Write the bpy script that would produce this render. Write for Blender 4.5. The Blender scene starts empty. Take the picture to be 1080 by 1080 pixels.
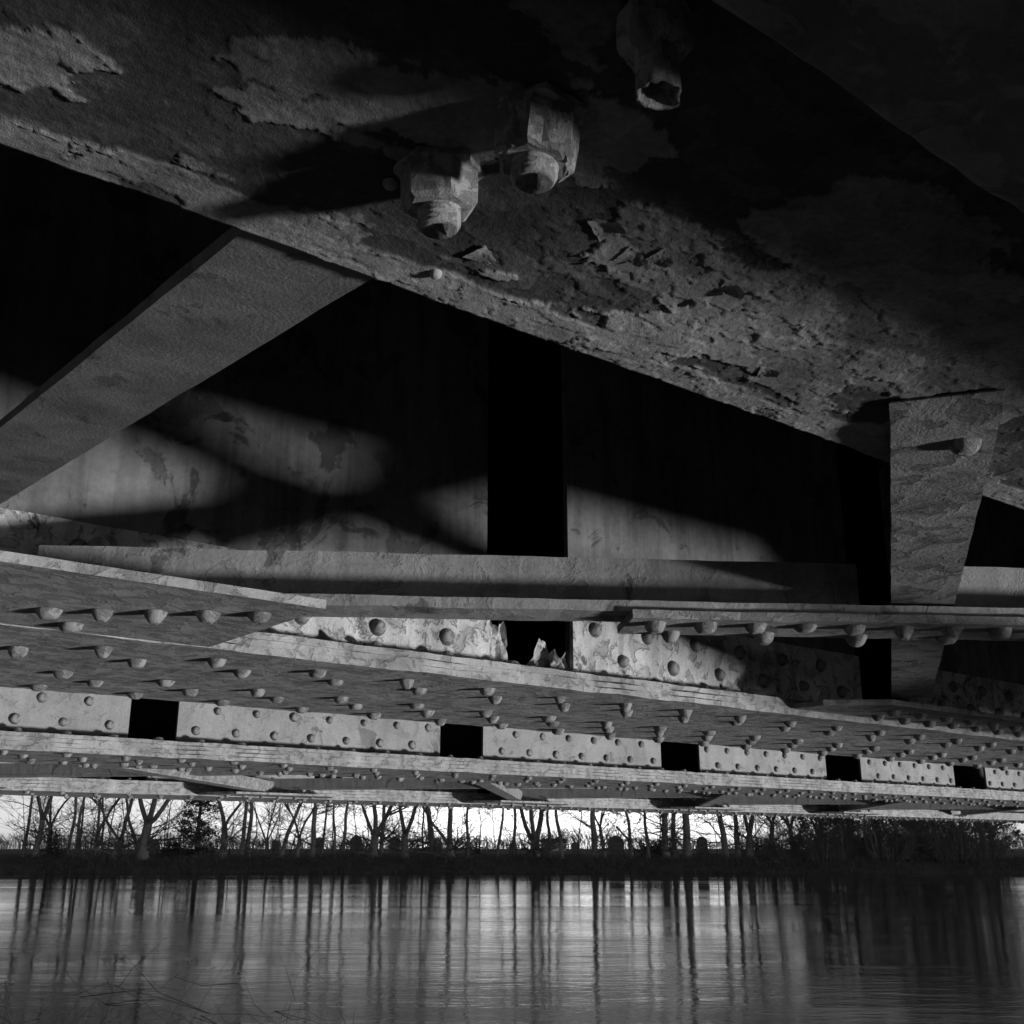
import bpy, bmesh, math, random
import numpy as np
from mathutils import Vector, Matrix, noise
random.seed(7)
S = bpy.context.scene
COL = S.collection
R = math.radians

# ------------------------------------------------------------------ frame of reference
# camera at the origin looking along +Y, pitched up; the girders run along direction U
F_PX, PITCH = 1166.0, math.atan(355 / 1166.0)
ANG = R(38.4)                                   # direction of the girders in plan
CU, SU = math.cos(ANG), math.sin(ANG)
WATER_Z = -1.9
def W(u, s, z): return Vector((u * CU - s * SU, u * SU + s * CU, z))
def px(p):                                      # size ranking only
    return max(0.05, p.y * math.cos(PITCH) + p.z * math.sin(PITCH))
def in_view(p, m=60):
    d = p.y * math.cos(PITCH) + p.z * math.sin(PITCH)
    if d <= 0.05: return False
    x = 540 + F_PX * p.x / d
    y = 540 - F_PX * (-p.y * math.sin(PITCH) + p.z * math.cos(PITCH)) / d
    return -m < x < 1080 + m and -m < y < 1080 + m

# ------------------------------------------------------------------ mesh helpers
class MB:
    def __init__(self): self.v, self.f = [], []
    def add(self, vs, fs):
        n = len(self.v); self.v += [tuple(v) for v in vs]; self.f += [tuple(i + n for i in f) for f in fs]
    def box(self, x0, x1, y0, y1, z0, z1):
        self.add([(x0,y0,z0),(x1,y0,z0),(x1,y1,z0),(x0,y1,z0),(x0,y0,z1),(x1,y0,z1),(x1,y1,z1),(x0,y1,z1)],
                 [(0,3,2,1),(4,5,6,7),(0,1,5,4),(1,2,6,5),(2,3,7,6),(3,0,4,7)])
    def sweep(self, prof, xs, jit=0.0, rng=random, jy=None):
        """closed profile [(y,z)] (counter-clockwise seen from +x) swept along x, every section slightly uneven"""
        n = len(prof); vs = []
        for x in xs:
            for k, (y, z) in enumerate(prof):
                a = noise.noise((x * 9 + k * 7.3, k * 3.1, y * 5)) + .6 * noise.noise((x * 41 + k * 7.3, k * 3.1, 9.7))
                b = noise.noise((x * 11 + k * 5.3, 4.4, k * 2.7)) + .5 * noise.noise((x * 47, 1.4, k * 2.7))
                vs.append((x, y + a * jit, z + b * jit))
        fs = []
        for i in range(len(xs) - 1):
            for k in range(n):
                k2 = (k + 1) % n
                fs.append((i*n+k, (i+1)*n+k, (i+1)*n+k2, i*n+k2))
        fs.append(tuple(range(n))); fs.append(tuple((len(xs)-1)*n + k for k in reversed(range(n))))
        self.add(vs, fs)
    def tube(self, pts, rads, sides=6, cap=True):
        n = len(pts); vs = []; fs = []
        for i, p in enumerate(pts):
            t = (pts[min(i+1, n-1)] - pts[max(i-1, 0)])
            if t.length < 1e-6: t = Vector((0,0,1))
            t.normalize()
            a = t.cross(Vector((0.31, 0.87, 0.12)))
            if a.length < 1e-3: a = t.cross(Vector((1,0,0)))
            a.normalize(); b = t.cross(a)
            for k in range(sides):
                q = 2 * math.pi * k / sides
                vs.append(p + (a * math.cos(q) + b * math.sin(q)) * rads[i])
        for i in range(n-1):
            for k in range(sides):
                k2 = (k+1) % sides
                fs.append((i*sides+k, i*sides+k2, (i+1)*sides+k2, (i+1)*sides+k))
        if cap:
            fs.append(tuple(reversed(range(sides)))); fs.append(tuple((n-1)*sides+k for k in range(sides)))
        self.add(vs, fs)
    def mesh(self, name, smooth=False):
        me = bpy.data.meshes.new(name); me.from_pydata(self.v, [], self.f); me.update()
        bm = bmesh.new(); bm.from_mesh(me); bmesh.ops.recalc_face_normals(bm, faces=bm.faces); bm.to_mesh(me); bm.free()
        if smooth:
            for p in me.polygons: p.use_smooth = True
        return me
    def build(self, name, mat, parent=None, smooth=False, loc=None):
        o = bpy.data.objects.new(name, self.mesh(name, smooth)); COL.objects.link(o)
        if mat: o.data.materials.append(mat)
        if parent: o.parent = parent
        if loc is not None: o.location = loc
        return o
def link(name, me, parent=None, loc=(0,0,0), rot=None):
    o = bpy.data.objects.new(name, me); COL.objects.link(o); o.location = loc
    if rot is not None: o.rotation_euler = rot
    if parent: o.parent = parent
    return o
def empty(name, loc, rz=0.0):
    o = bpy.data.objects.new(name, None); COL.objects.link(o); o.location = loc; o.rotation_euler = (0,0,rz); o.empty_display_size = .1
    return o
def tag(o, label=None, cat=None, group=None, kind=None):
    if label: o['label'] = label
    if cat: o['category'] = cat
    if group: o['group'] = group
    if kind: o['kind'] = kind
    return o
def frange(a, b, st):
    n = max(1, int(round((b-a)/st))); return [a + (b-a)*i/n for i in range(n+1)]

# ------------------------------------------------------------------ materials (the photograph is black and white)
def g(v): return (v, v, v, 1)
def base_mat(name, rough=.7, spec=.3):
    m = bpy.data.materials.new(name); m.use_nodes = True
    nt = m.node_tree; b = nt.nodes['Principled BSDF']
    b.inputs['Roughness'].default_value = rough
    b.inputs['Specular IOR Level'].default_value = spec
    return m, nt, b
def node(nt, t, **kw):
    n = nt.nodes.new(t)
    for k, v in kw.items(): setattr(n, k, v)
    return n
def noise_tex(nt, vec, scale, detail=6, rough=.6, dist=0.0):
    n = node(nt, 'ShaderNodeTexNoise'); n.inputs['Scale'].default_value = scale
    n.inputs['Detail'].default_value = detail; n.inputs['Roughness'].default_value = rough; n.inputs['Distortion'].default_value = dist
    nt.links.new(vec, n.inputs['Vector']); return n.outputs['Fac']
def ramp(nt, fac, stops):
    r = node(nt, 'ShaderNodeValToRGB'); e = r.color_ramp.elements
    while len(e) < len(stops): e.new(.5)
    for el, (p, c) in zip(e, stops): el.position = p; el.color = g(c)
    nt.links.new(fac, r.inputs['Fac']); return r.outputs['Color']
def math_n(nt, op, a, b=None, clamp=False):
    m = node(nt, 'ShaderNodeMath', operation=op); m.use_clamp = clamp
    for i, x in enumerate((a, b)):
        if x is None: continue
        if hasattr(x, 'links'): nt.links.new(x, m.inputs[i])
        else: m.inputs[i].default_value = x
    return m.outputs[0]
def coords(nt, scale=(1,1,1)):
    tc = node(nt, 'ShaderNodeTexCoord'); mp = node(nt, 'ShaderNodeMapping'); mp.inputs['Scale'].default_value = scale
    nt.links.new(tc.outputs['Object'], mp.inputs['Vector']); return mp.outputs['Vector']
def peel_mat(name, paint, under, scale, thr, depth=.0015, grain=.0006, stretch=(1,1,1), streak=0.0, soft=.02, coat=.3, rough=.7, grime=.72, crack=0.0, run_dark=.6, rim_dark=.68):
    """old paint (flaking) over primer/rust; ragged flakes, pitting, grain, long streaks"""
    m, nt, b = base_mat(name, rough, coat)
    v = coords(nt, stretch)
    n1 = noise_tex(nt, v, scale, 9, .62, .6)
    mask = ramp(nt, n1, [(max(0, thr - soft), 0.0), (thr + soft, 1.0)])
    n2 = noise_tex(nt, v, scale * .35, 5, .6)
    n3 = noise_tex(nt, v, scale * 9, 6, .7)
    tone = ramp(nt, n2, [(.28, grime), (.68, 1.12)])
    spk = ramp(nt, n3, [(.3, .7), (.6, 1.08)])
    mx = node(nt, 'ShaderNodeMix', data_type='RGBA'); mx.inputs[6].default_value = g(under); mx.inputs[7].default_value = g(paint)
    nt.links.new(mask, mx.inputs[0])
    mul = node(nt, 'ShaderNodeMix', data_type='RGBA', blend_type='MULTIPLY'); mul.inputs[0].default_value = 1
    nt.links.new(mx.outputs[2], mul.inputs[6]); nt.links.new(tone, mul.inputs[7])
    mul2 = node(nt, 'ShaderNodeMix', data_type='RGBA', blend_type='MULTIPLY'); mul2.inputs[0].default_value = .8
    nt.links.new(mul.outputs[2], mul2.inputs[6]); nt.links.new(spk, mul2.inputs[7])
    last = mul2.outputs[2]
    if crack:                                                    # crack shade painted along the broken edges, sparse rusty bare patches
        rimc = ramp(nt, n1, [(thr - .03, 1), (thr - .004, rim_dark), (thr + .004, rim_dark), (thr + .015, 1)])
        n6 = noise_tex(nt, v, scale * .6, 8, .66, .8); bare = ramp(nt, n6, [(.60, 1), (.635, .22)])
        vs = coords(nt, (7, 7, .7)); n7 = noise_tex(nt, vs, 4, 5, .6); run = ramp(nt, n7, [(.42, 1), (.66, run_dark)])
        for c in (rimc, bare, run):
            mm = node(nt, 'ShaderNodeMix', data_type='RGBA', blend_type='MULTIPLY'); mm.inputs[0].default_value = crack
            nt.links.new(last, mm.inputs[6]); nt.links.new(c, mm.inputs[7]); last = mm.outputs[2]
    nt.links.new(last, b.inputs['Base Color'])
    # height: paint skin + curled rim at its border + grain
    rim = ramp(nt, n1, [(max(0, thr - soft*.5), 0), (thr + soft, 1), (min(1, thr + soft*5), .55)])
    h = math_n(nt, 'MULTIPLY', rim, depth)
    h2 = math_n(nt, 'MULTIPLY', n3, grain)
    hs = math_n(nt, 'ADD', h, h2)
    if streak:
        v2 = coords(nt, (1.2, 60, 60)); n4 = noise_tex(nt, v2, 3, 4, .6)
        hs = math_n(nt, 'ADD', hs, math_n(nt, 'MULTIPLY', n4, streak))
    bp = node(nt, 'ShaderNodeBump'); bp.inputs['Strength'].default_value = 1; bp.inputs['Distance'].default_value = 1.0
    nt.links.new(hs, bp.inputs['Height']); nt.links.new(bp.outputs['Normal'], b.inputs['Normal'])
    return m
def plain_mat(name, col, rough=.8, scale=20, var=.35, bump=.002, spec=.2):
    m, nt, b = base_mat(name, rough, spec)
    v = coords(nt); n = noise_tex(nt, v, scale, 6, .65)
    c = ramp(nt, n, [(.25, col * (1 - var)), (.75, col * (1 + var))]); nt.links.new(c, b.inputs['Base Color'])
    bp = node(nt, 'ShaderNodeBump'); bp.inputs['Distance'].default_value = 1
    nt.links.new(math_n(nt, 'MULTIPLY', n, bump), bp.inputs['Height']); nt.links.new(bp.outputs['Normal'], b.inputs['Normal'])
    return m
M_FLANGE = peel_mat('flaked steel plate', .30, .19, 34, .49, .0022, .0030, (.75, 1, 1), .0, .05, grime=.6)
M_EDGE = peel_mat('worn plate edges', .34, .22, 34, .43, .0016, .0020, (.8, 1, 1), .0004, .05, grime=.55, crack=.4)
M_FLAKE = peel_mat('loose paint flake', .36, .24, 40, .45, .0006, .001)
M_PANEL = peel_mat('peeling painted web', .54, .36, 24, .45, .0026, .0013, (1, 1, 1), 0, .03, grime=.6, crack=.9, run_dark=.6, rim_dark=.8)
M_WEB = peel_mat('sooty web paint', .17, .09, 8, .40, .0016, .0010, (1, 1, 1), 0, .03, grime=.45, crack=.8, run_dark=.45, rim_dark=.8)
M_BATTEN = peel_mat('grey painted web', .27, .23, 14, .40, .0012, .0008, crack=.55, run_dark=.75, rim_dark=.95)
M_RIVET = peel_mat('rusty rivet', .23, .13, 55, .47, .0012, .0016)
M_BRACE = peel_mat('painted brace', .28, .23, 16, .42, .0012, .0010, crack=.7, run_dark=.7, rim_dark=.95)
M_STRUT = peel_mat('sooty strut', .20, .18, 30, .46, .0002, .0010, grime=.55, crack=.5, run_dark=.8, rim_dark=1.0)
M_HANGER = peel_mat('scaly brace', .18, .10, 24, .44, .0026, .0022, (1, 1, 1), 0, .03, grime=.6, crack=.6, run_dark=1.0, rim_dark=.5)
M_NUT = peel_mat('rusted bolt', .33, .19, 85, .47, .0005, .0013)
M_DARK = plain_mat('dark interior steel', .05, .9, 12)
M_DECK = plain_mat('deck concrete', .10, .9, 5)
M_BARK = plain_mat('bark', .21, .95, 8, .5, .01)
M_PALEBARK = plain_mat('pale bark', .26, .95, 6, .4, .01)
M_TWIG = plain_mat('twig', .16, .95, 8, .4)
M_BANK = plain_mat('bank earth', .07, .95, 1.2, .6, .05)
M_FIELD = plain_mat('winter grass', .11, .95, .3, .4, .02)
M_LEAF = plain_mat('evergreen leaf', .07, .8, 4, .5)
M_STONE = plain_mat('headstone granite', .26, .7, 6, .3)
M_PATH = plain_mat('pale gravel lane', .42, .9, 2, .15)
M_HOUSE = plain_mat('pale siding', .5, .8, 2, .1)
M_ROOF = plain_mat('grey roof', .10, .8, 4, .2)
M_BRUSH = plain_mat('bank brush', .10, .95, 3, .5)
M_SHADE_TWIG = plain_mat('shade-dark twig', .022, .95, 6, .4)  # darker copy of the twig tone; shade painted into the near shrubs
M_WOOD = plain_mat('far wood', .22, .95, 1, .3)
def flange_mat():
    m, nt, b = base_mat('near flange rust and paint', .75, .3)
    v = coords(nt)
    at = node(nt, 'ShaderNodeAttribute'); at.attribute_name = 'paint'
    n3 = noise_tex(nt, v, 190, 6, .75); n2 = noise_tex(nt, v, 9, 6, .6); n5 = noise_tex(nt, v, 900, 3, .7)
    mx = node(nt, 'ShaderNodeMix', data_type='RGBA'); mx.inputs[6].default_value = g(.060); mx.inputs[7].default_value = g(.34)
    nt.links.new(at.outputs['Fac'], mx.inputs[0])
    t = ramp(nt, n3, [(.3, .6), (.65, 1.1)]); t2 = ramp(nt, n2, [(.32, .45), (.68, 1.15)])
    a1 = node(nt, 'ShaderNodeMix', data_type='RGBA', blend_type='MULTIPLY'); a1.inputs[0].default_value = 1
    nt.links.new(mx.outputs[2], a1.inputs[6]); nt.links.new(t, a1.inputs[7])
    a2 = node(nt, 'ShaderNodeMix', data_type='RGBA', blend_type='MULTIPLY'); a2.inputs[0].default_value = 1
    nt.links.new(a1.outputs[2], a2.inputs[6]); nt.links.new(t2, a2.inputs[7])
    nt.links.new(a2.outputs[2], b.inputs['Base Color'])
    h = math_n(nt, 'ADD', math_n(nt, 'MULTIPLY', n3, .0022), math_n(nt, 'MULTIPLY', n5, .0006))
    bp = node(nt, 'ShaderNodeBump'); bp.inputs['Distance'].default_value = 1
    nt.links.new(h, bp.inputs['Height']); nt.links.new(bp.outputs['Normal'], b.inputs['Normal'])
    return m
M_NEAR = flange_mat()
def water_mat():
    m, nt, b = base_mat('river water', .015, .5)
    b.inputs['Base Color'].default_value = g(.012); b.inputs['IOR'].default_value = 1.33
    v1 = coords(nt, (.7, 1.7, 1)); v2 = coords(nt, (2.2, 4.6, 1)); v3 = coords(nt, (.04, .16, 1)); v4 = coords(nt, (.16, .42, 1))
    n1 = noise_tex(nt, v1, 1.0, 3, .55); n2 = noise_tex(nt, v2, 1.3, 4, .6); n3 = noise_tex(nt, v3, 1, 2, .5)
    calm = ramp(nt, n3, [(.36, .22), (.62, 1.0)])
    h = math_n(nt, 'ADD', math_n(nt, 'MULTIPLY', n1, .015), math_n(nt, 'MULTIPLY', n2, .0075))
    h = math_n(nt, 'ADD', h, math_n(nt, 'MULTIPLY', noise_tex(nt, v4, 1.0, 2, .5), .024))
    h = math_n(nt, 'MULTIPLY', h, calm)
    bp = node(nt, 'ShaderNodeBump'); bp.inputs['Distance'].default_value = 1
    nt.links.new(h, bp.inputs['Height']); nt.links.new(bp.outputs['Normal'], b.inputs['Normal'])
    return m
M_WATER = water_mat()

# ------------------------------------------------------------------ rivets, bolts
def dome(r, h, seg=14, rings=5, square=.75):
    mb = MB(); vs = [(0,0,-h)]; fs = []
    for i in range(1, rings + 1):
        a = (math.pi/2) * i / rings
        for k in range(seg):
            q = 2*math.pi*k/seg
            vs.append((r*math.sin(a)**square*math.cos(q), r*math.sin(a)**square*math.sin(q), -h*math.cos(a)))
    for k in range(seg): fs.append((0, 1+(k+1)%seg, 1+k))
    for i in range(rings-1):
        for k in range(seg):
            a = 1+i*seg+k; b = 1+i*seg+(k+1)%seg
            fs.append((a, b, b+seg, a+seg))
    mb.add(vs, fs); return mb
RIV_ME = []
for k in range(7):                                             # hand driven heads: button, cone and worn ones
    r = (.0180, .0172, .0185, .0165, .0178, .0170, .0182)[k]; h = (.0165, .0180, .0140, .0175, .0150, .0185, .0130)[k]; taper = (.0, .45, .2, .6, .1, .5, .3)[k]
    d = dome(r, h, 18, 7, .72)
    vs = []
    for x, y, z in d.v:
        t = -z/h; f = 1 - taper*t*.55; q = Vector((x*70 + k*5, y*70, z*70))
        w = .0016*noise.noise(q) + .0008*noise.noise(q*2.7)
        zz = max(z, -h*(.92 - .10*noise.noise(Vector((x*60, y*60, k)))))
        vs.append((x*f*(1 + w/r*1.2), y*f*(1 + w/r*1.2), zz + w*t))
    d.v = vs
    me = d.mesh('rivet_head', True); me.materials.append(M_RIVET); RIV_ME.append(me)
DOWN, FRONT, UP = (0,0,0), (R(-90),0,0), (R(180),0,0)
def rivets(root, spots, limit=98):
    """spots: (local x,y,z, rotation); the largest in view are parts of their own, the rest one part"""
    mw = Matrix.Translation(root.location) @ root.rotation_euler.to_matrix().to_4x4()
    sc = []
    for p in spots:
        wv = mw @ Vector(p[:3]); sc.append(((px(wv) if in_view(wv) else 900 + wv.length), p))
    sc.sort(key=lambda t: t[0])
    near = [p for d, p in sc if d < 900][:limit]; rest = [p for d, p in sc][len(near):]
    for x, y, z, rot in near:
        o = link('rivet', random.choice(RIV_ME), root, (x, y, z), (rot[0], rot[1], random.uniform(0, 6) if rot == DOWN else 0))
        k = random.uniform(.9, 1.08); o.scale = (k, k, random.uniform(.85, 1.1))
    if rest:
        mb = MB(); d = dome(.018, .016, 8, 3)
        for x, y, z, rot in rest:
            m = Matrix.Translation((x,y,z)) @ Matrix.Rotation(rot[0], 4, 'X')
            mb.add([m @ Vector(v) for v in d.v], d.f)
        o = mb.build('rivet_rows', M_RIVET, root, True); o['kind'] = 'stuff'

# ------------------------------------------------------------------ box girders
U0, U1 = -3.0, 42.0
def girder(label, s0, zb, width, nply, tply, gap0, gapw, pitch, under_rows, rows, dense, face_mat, grow_w=0.0, hgt=1.28, angle_mat=None):
    root = empty('box_girder', W(0, s0, zb), ANG)
    tag(root, label, 'bridge girder', 'riveted box girders of the bridge')
    xs = frange(U0, dense[0], 1.5)[:-1] + frange(dense[0], dense[1], .02) + frange(dense[1], U1, 1.5)[1:]
    mb = MB(); z = 0.0
    for k in range(nply):                                          # stacked flange plates
        a = (.0, .003, .0, .005)[k % 4]
        zz = z + .0008 if k else z
        mb.sweep([(a, zz), (width - a, zz), (width - a, z + tply), (a, z + tply)], xs, .0024)
        z += tply
    fl = mb.build('bottom_flange', M_EDGE, root)
    fl.data.materials.append(M_FLANGE)
    for p in fl.data.polygons:
        if abs(p.normal.z) > .7: p.material_index = 1
    ztop = z
    # front web plates with open gaps between them
    edges = [U0]; k = math.ceil((U0 - gap0) / pitch)
    gx = gap0 + k * pitch
    while gx < U1:
        kk = max(0, round((gx - gap0)/pitch)); edges += [gx, gx + gapw + grow_w*min(kk, 6)]; gx += pitch
    edges.append(U1)
    for i in range(0, len(edges) - 1, 2):
        a, b = edges[i], edges[i+1]
        if b - a < .1: continue
        if a > 16: continue
        b = min(b, 16)
        pb = MB(); pb.box(a, b, .09, .104, ztop + .001, hgt)
        pb.build('web_plate', face_mat, root)
        if angle_mat:
            pb = MB(); pb.sweep([(.078, ztop + .0015), (.0892, ztop + .0015), (.0892, .200), (.078, .200)], frange(a + .001, b - .001, .03), .0012); pb.build('flange_angle', angle_mat, root)
    pb = MB(); pb.box(16, U1, .09, .104, ztop + .001, hgt); pb.build('web_plate', face_mat, root)
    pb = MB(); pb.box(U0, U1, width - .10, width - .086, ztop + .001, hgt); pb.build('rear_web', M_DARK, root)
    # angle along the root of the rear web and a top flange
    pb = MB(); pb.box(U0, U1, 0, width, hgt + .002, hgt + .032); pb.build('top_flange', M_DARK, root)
    sp = []
    for yy, off, st, x0, x1 in under_rows:
        x = x0 + off
        while x < x1: sp.append((x, yy, -.0005, DOWN)); x += st
    for zz, off, st, x0, x1 in rows:
        x = x0 + off
        while x < x1:
            r = (x - gap0) % pitch
            if r > gapw + .03 + grow_w*max(0, round((x - r - gap0)/pitch)) and r < pitch - .03: sp.append((x, .0775 if angle_mat else .09, zz, FRONT))
            x += st
    x = dense[0]
    while x < dense[1]: sp.append((x, .035, ztop, UP)); x += .165
    return root, sp, ztop

# second girder: the one whose pale flange edge crosses the middle of the picture
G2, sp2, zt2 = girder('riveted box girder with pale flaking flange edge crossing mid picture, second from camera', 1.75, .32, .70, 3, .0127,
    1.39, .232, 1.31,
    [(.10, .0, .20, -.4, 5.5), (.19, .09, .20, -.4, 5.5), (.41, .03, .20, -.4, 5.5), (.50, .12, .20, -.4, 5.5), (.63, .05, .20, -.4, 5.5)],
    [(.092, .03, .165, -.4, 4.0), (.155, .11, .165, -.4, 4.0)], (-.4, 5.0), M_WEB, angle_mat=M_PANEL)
G3, sp3, zt3 = girder('riveted box girder with grey web plates and dark slots, third from camera', 4.03, .32, .62, 4, .0152,
    1.46, .185, 1.397,
    [(.06, .0, .21, .4, 11), (.2, .1, .21, .4, 11), (.5, .0, .21, .4, 11)],
    [(.112, .0, .165, .4, 9.5), (.192, .082, .165, .4, 9.5)], (.4, 11), M_BATTEN, .055)
G4, sp4, zt4 = girder('farthest riveted box girder, thin pale band just above the river trees', 6.89, .32, .66, 4, .02,
    1.0, .22, 1.397,
    [(.05, .0, .2, 1.5, 18), (.3, .1, .2, 1.5, 18), (.6, .0, .2, 1.5, 18)],
    [(.12, .0, .165, 1.5, 8)], (1.5, 18), M_BATTEN)
sp3 += [(1.2 + .115*k, .34, -.004 - .004*(k % 3), DOWN) for k in range(60)]
rivets(G2, sp2); rivets(G3, sp3); rivets(G4, sp4)

# nearest girder, seen from right below
Z1, SF = .372, .585
root1 = tag(empty('box_girder', W(0, -.11, Z1), ANG), 'huge dark rusty girder overhead with big nuts and peeling paint, nearest the camera', 'bridge girder', 'riveted box girders of the bridge')
STEP = .232 + .11; FE = SF + .11                        # local y of the lower plate's edge and of the flange's far edge
def near_flange():
    x0, x1, y0, y1, st = -.12, 1.22, STEP - .03, FE, .0017
    nx, ny = int((x1-x0)/st) + 1, int((y1-y0)/st) + 1
    vs, pa = [], []
    def step(v, w): return min(1, max(0, v/w + .5))
    for i in range(nx):
        x = x0 + (x1-x0)*i/(nx-1)
        for j in range(ny):
            y = y0 + (y1-y0)*j/(ny-1)
            d = FE - y
            wx = x + .006*noise.fractal(Vector((x*60, y*60, 11)), .6, 2.1, 5); wy = y + .005*noise.fractal(Vector((x*60, y*60, 21)), .6, 2.1, 5)
            f1 = noise.fractal(Vector((wx*7 + 3.1, wy*15 + 1.7, .3)), 1.0, 2.1, 6)
            f2 = noise.fractal(Vector((wx*12 + 9.1, wy*22 + 4.7, 3.3)), .95, 2.1, 6)
            big = noise.noise(Vector((x*3.2 + 8, y*5.5, 2)))
            zone = math.exp(-((x - .55 - .9*(d - .1))/.28)**2)                       # the worst scaling sits below the bolts
            left = step(.34 - x + .12*big, .25)                                     # rust takes over leftwards, partly to paint in that end's dimness
            th = .02 + .30*big - .50*step(.03 - d, .02) - .20*zone + .42*left
            m1 = step(f1 - th, .02)                                                 # first paint coat
            m2 = step(f2 - .12 - .25*big + .1*zone, .03)*m1*(.3 + .7*zone)
            f3 = noise.fractal(Vector((wx*30 + 2, wy*48 + 4, 7)), .9, 2.1, 4); m3 = step(f3 - .12 + .15*zone, .05)*(1 - .5*left)                     # thicker scale lying on it
            pit = noise.fractal(Vector((x*110, y*120, 9)), .6, 2, 4)
            warp = noise.fractal(Vector((wx*22, wy*26, 5)), .8, 2, 3)
            c1 = max(0, 1 - abs(f1 - th - .03)/.045)*max(0, warp - .1); c2 = max(0, 1 - abs(f2 - .24 - .25*big)/.04)*max(0, warp)
            h = .0006*m1 + .0007*m3 + .0010*m2 + .0019*c1*m1 + .0022*c2*m2 + .0005*warp*(.5 + zone) + .00022*pit*(1.6 - m1)
            yy = y
            if j == ny - 1: yy += .0015*noise.noise(Vector((x*60, 1, 1))) + .0008*noise.noise(Vector((x*190, 1, 1)))
            vs.append((x, yy, -h)); pa.append(.58*m1 + .16*m3 + .36*m2 + .10*warp + .15*step(.03 - d, .02))
    fs = []
    for i in range(nx-1):
        for j in range(ny-1):
            a = i*ny + j; fs.append((a, a+1, a+1+ny, a+ny))
    base = len(vs)                                        # far edge turned up into the plate's thickness
    for k, z in ((0, .012), (1, .04)):
        for i in range(nx):
            x = x0 + (x1-x0)*i/(nx-1)
            vs.append((x, FE + .001*noise.noise(Vector((x*50, z*90, 3))), z)); pa.append(.5)
    for i in range(nx-1):
        a = i*ny + ny-1; fs.append((a, base+i, base+i+1, a+ny)); fs.append((base+i, base+nx+i, base+nx+i+1, base+i+1))
    me = bpy.data.meshes.new('bottom_flange'); me.from_pydata(vs, [], fs); me.update()
    at = me.attributes.new('paint', 'FLOAT', 'POINT'); at.data.foreach_set('value', pa)
    bm = bmesh.new(); bm.from_mesh(me); bm.normal_update()
    bm.to_mesh(me); bm.free()
    for p in me.polygons: p.use_smooth = True
    me.materials.append(M_NEAR)
    o = link('bottom_flange', me, root1)
    mb = MB()
    mb.box(U0, x0 - .0005, 0, FE, 0, .04); mb.box(x1 + .0005, U1, 0, FE, 0, .04); mb.box(x0, x1, 0, FE - .003, .014, .039)
    mb.build('flange_plate', M_FLANGE, root1)
near_flange()
mb = MB(); mb.sweep([(0, -.057), (STEP - .004, -.057), (STEP, -.052), (STEP, -.0005), (0, -.0005)], frange(U0, -.4, 1) [:-1] + frange(-.4, 2.2, .005) + frange(2.2, U1, 2)[1:], .0030)
cp = mb.build('cover_plate', M_FLANGE, root1)
mb = MB(); mb.box(U0, U1, .145, .160, -.120, -.0595); mb.box(U0, U1, .06, .144, -.120, -.105)
mb.build('shade_lip', M_FLANGE, root1)  # lip added out of view to keep the cover plate in shade
pts = [(x_, z_ - .372) for x_, z_ in ((1.85, .155), (1.85, .10), (2.2, .09), (2.7, .062), (2.95, .015), (3.32, -.13), (6.0, -.13), (6.0, .3085), (3.4, .3085), (3.4, .15), (3.0, .145), (2.4, .15))]; n = len(pts)
mb = MB(); mb.add([(x, STEP, z) for x, z in pts] + [(x, STEP + .016, z) for x, z in pts], [tuple(range(n)), tuple(reversed(range(n, 2*n)))] + [(i, n+i, n+(i+1) % n, (i+1) % n) for i in range(n)])
mb.build('shade_plate', M_FLANGE, root1)  # added out of view, outline cut to shade the second girder's web
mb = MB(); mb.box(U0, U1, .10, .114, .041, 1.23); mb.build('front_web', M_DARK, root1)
mb = MB(); mb.box(U0, U1, FE - .10, FE - .086, .041, 1.23); mb.build('rear_web', M_BATTEN, root1)
mb = MB(); mb.box(U0, U1, 0, FE, 1.232, 1.26); mb.build('top_flange', M_DARK, root1)
def at_px(x, y, z):
    c = 540 - y; v = F_PX*math.sin(PITCH) + c*math.cos(PITCH); h = F_PX*math.cos(PITCH) - c*math.sin(PITCH)
    return Vector(((x-540)/v*z, h/v*z, z))
def loc1(x, y):                                            # picture point on the near flange -> root1 local
    p = at_px(x, y, Z1); u = p.x*CU + p.y*SU; s = -p.x*SU + p.y*CU
    return u, s + .11
def hex_ring(mb, r, z0, z1, rot, rough=.0012, ch=.0022):
    n = 36; lv = [(z0, 1), (z0 - (z0-z1)*.15, 1), (z0 - (z0-z1)*.5, 1), (z1 + ch, 1), (z1, .86)]
    vs, fs = [], []
    for z, k in lv:
        for i in range(n):
            q = 2*math.pi*i/n; a = (q % (math.pi/3)) - math.pi/6
            rr = r*math.cos(math.pi/6)/math.cos(a)*k
            if k < 1: rr = min(rr, r*.90)
            rr += rough*noise.noise(Vector((math.cos(q)*3 + rot, math.sin(q)*3, z*90)))
            vs.append((rr*math.cos(q+rot), rr*math.sin(q+rot), z + rough*.6*noise.noise(Vector((q*4, z*50, rot)))))
    for i in range(len(lv)-1):
        for k in range(n): fs.append((i*n+k, i*n+(k+1)%n, (i+1)*n+(k+1)%n, (i+1)*n+k))
    fs.append(tuple((len(lv)-1)*n + k for k in range(n)))
    mb.add(vs, fs)
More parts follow.
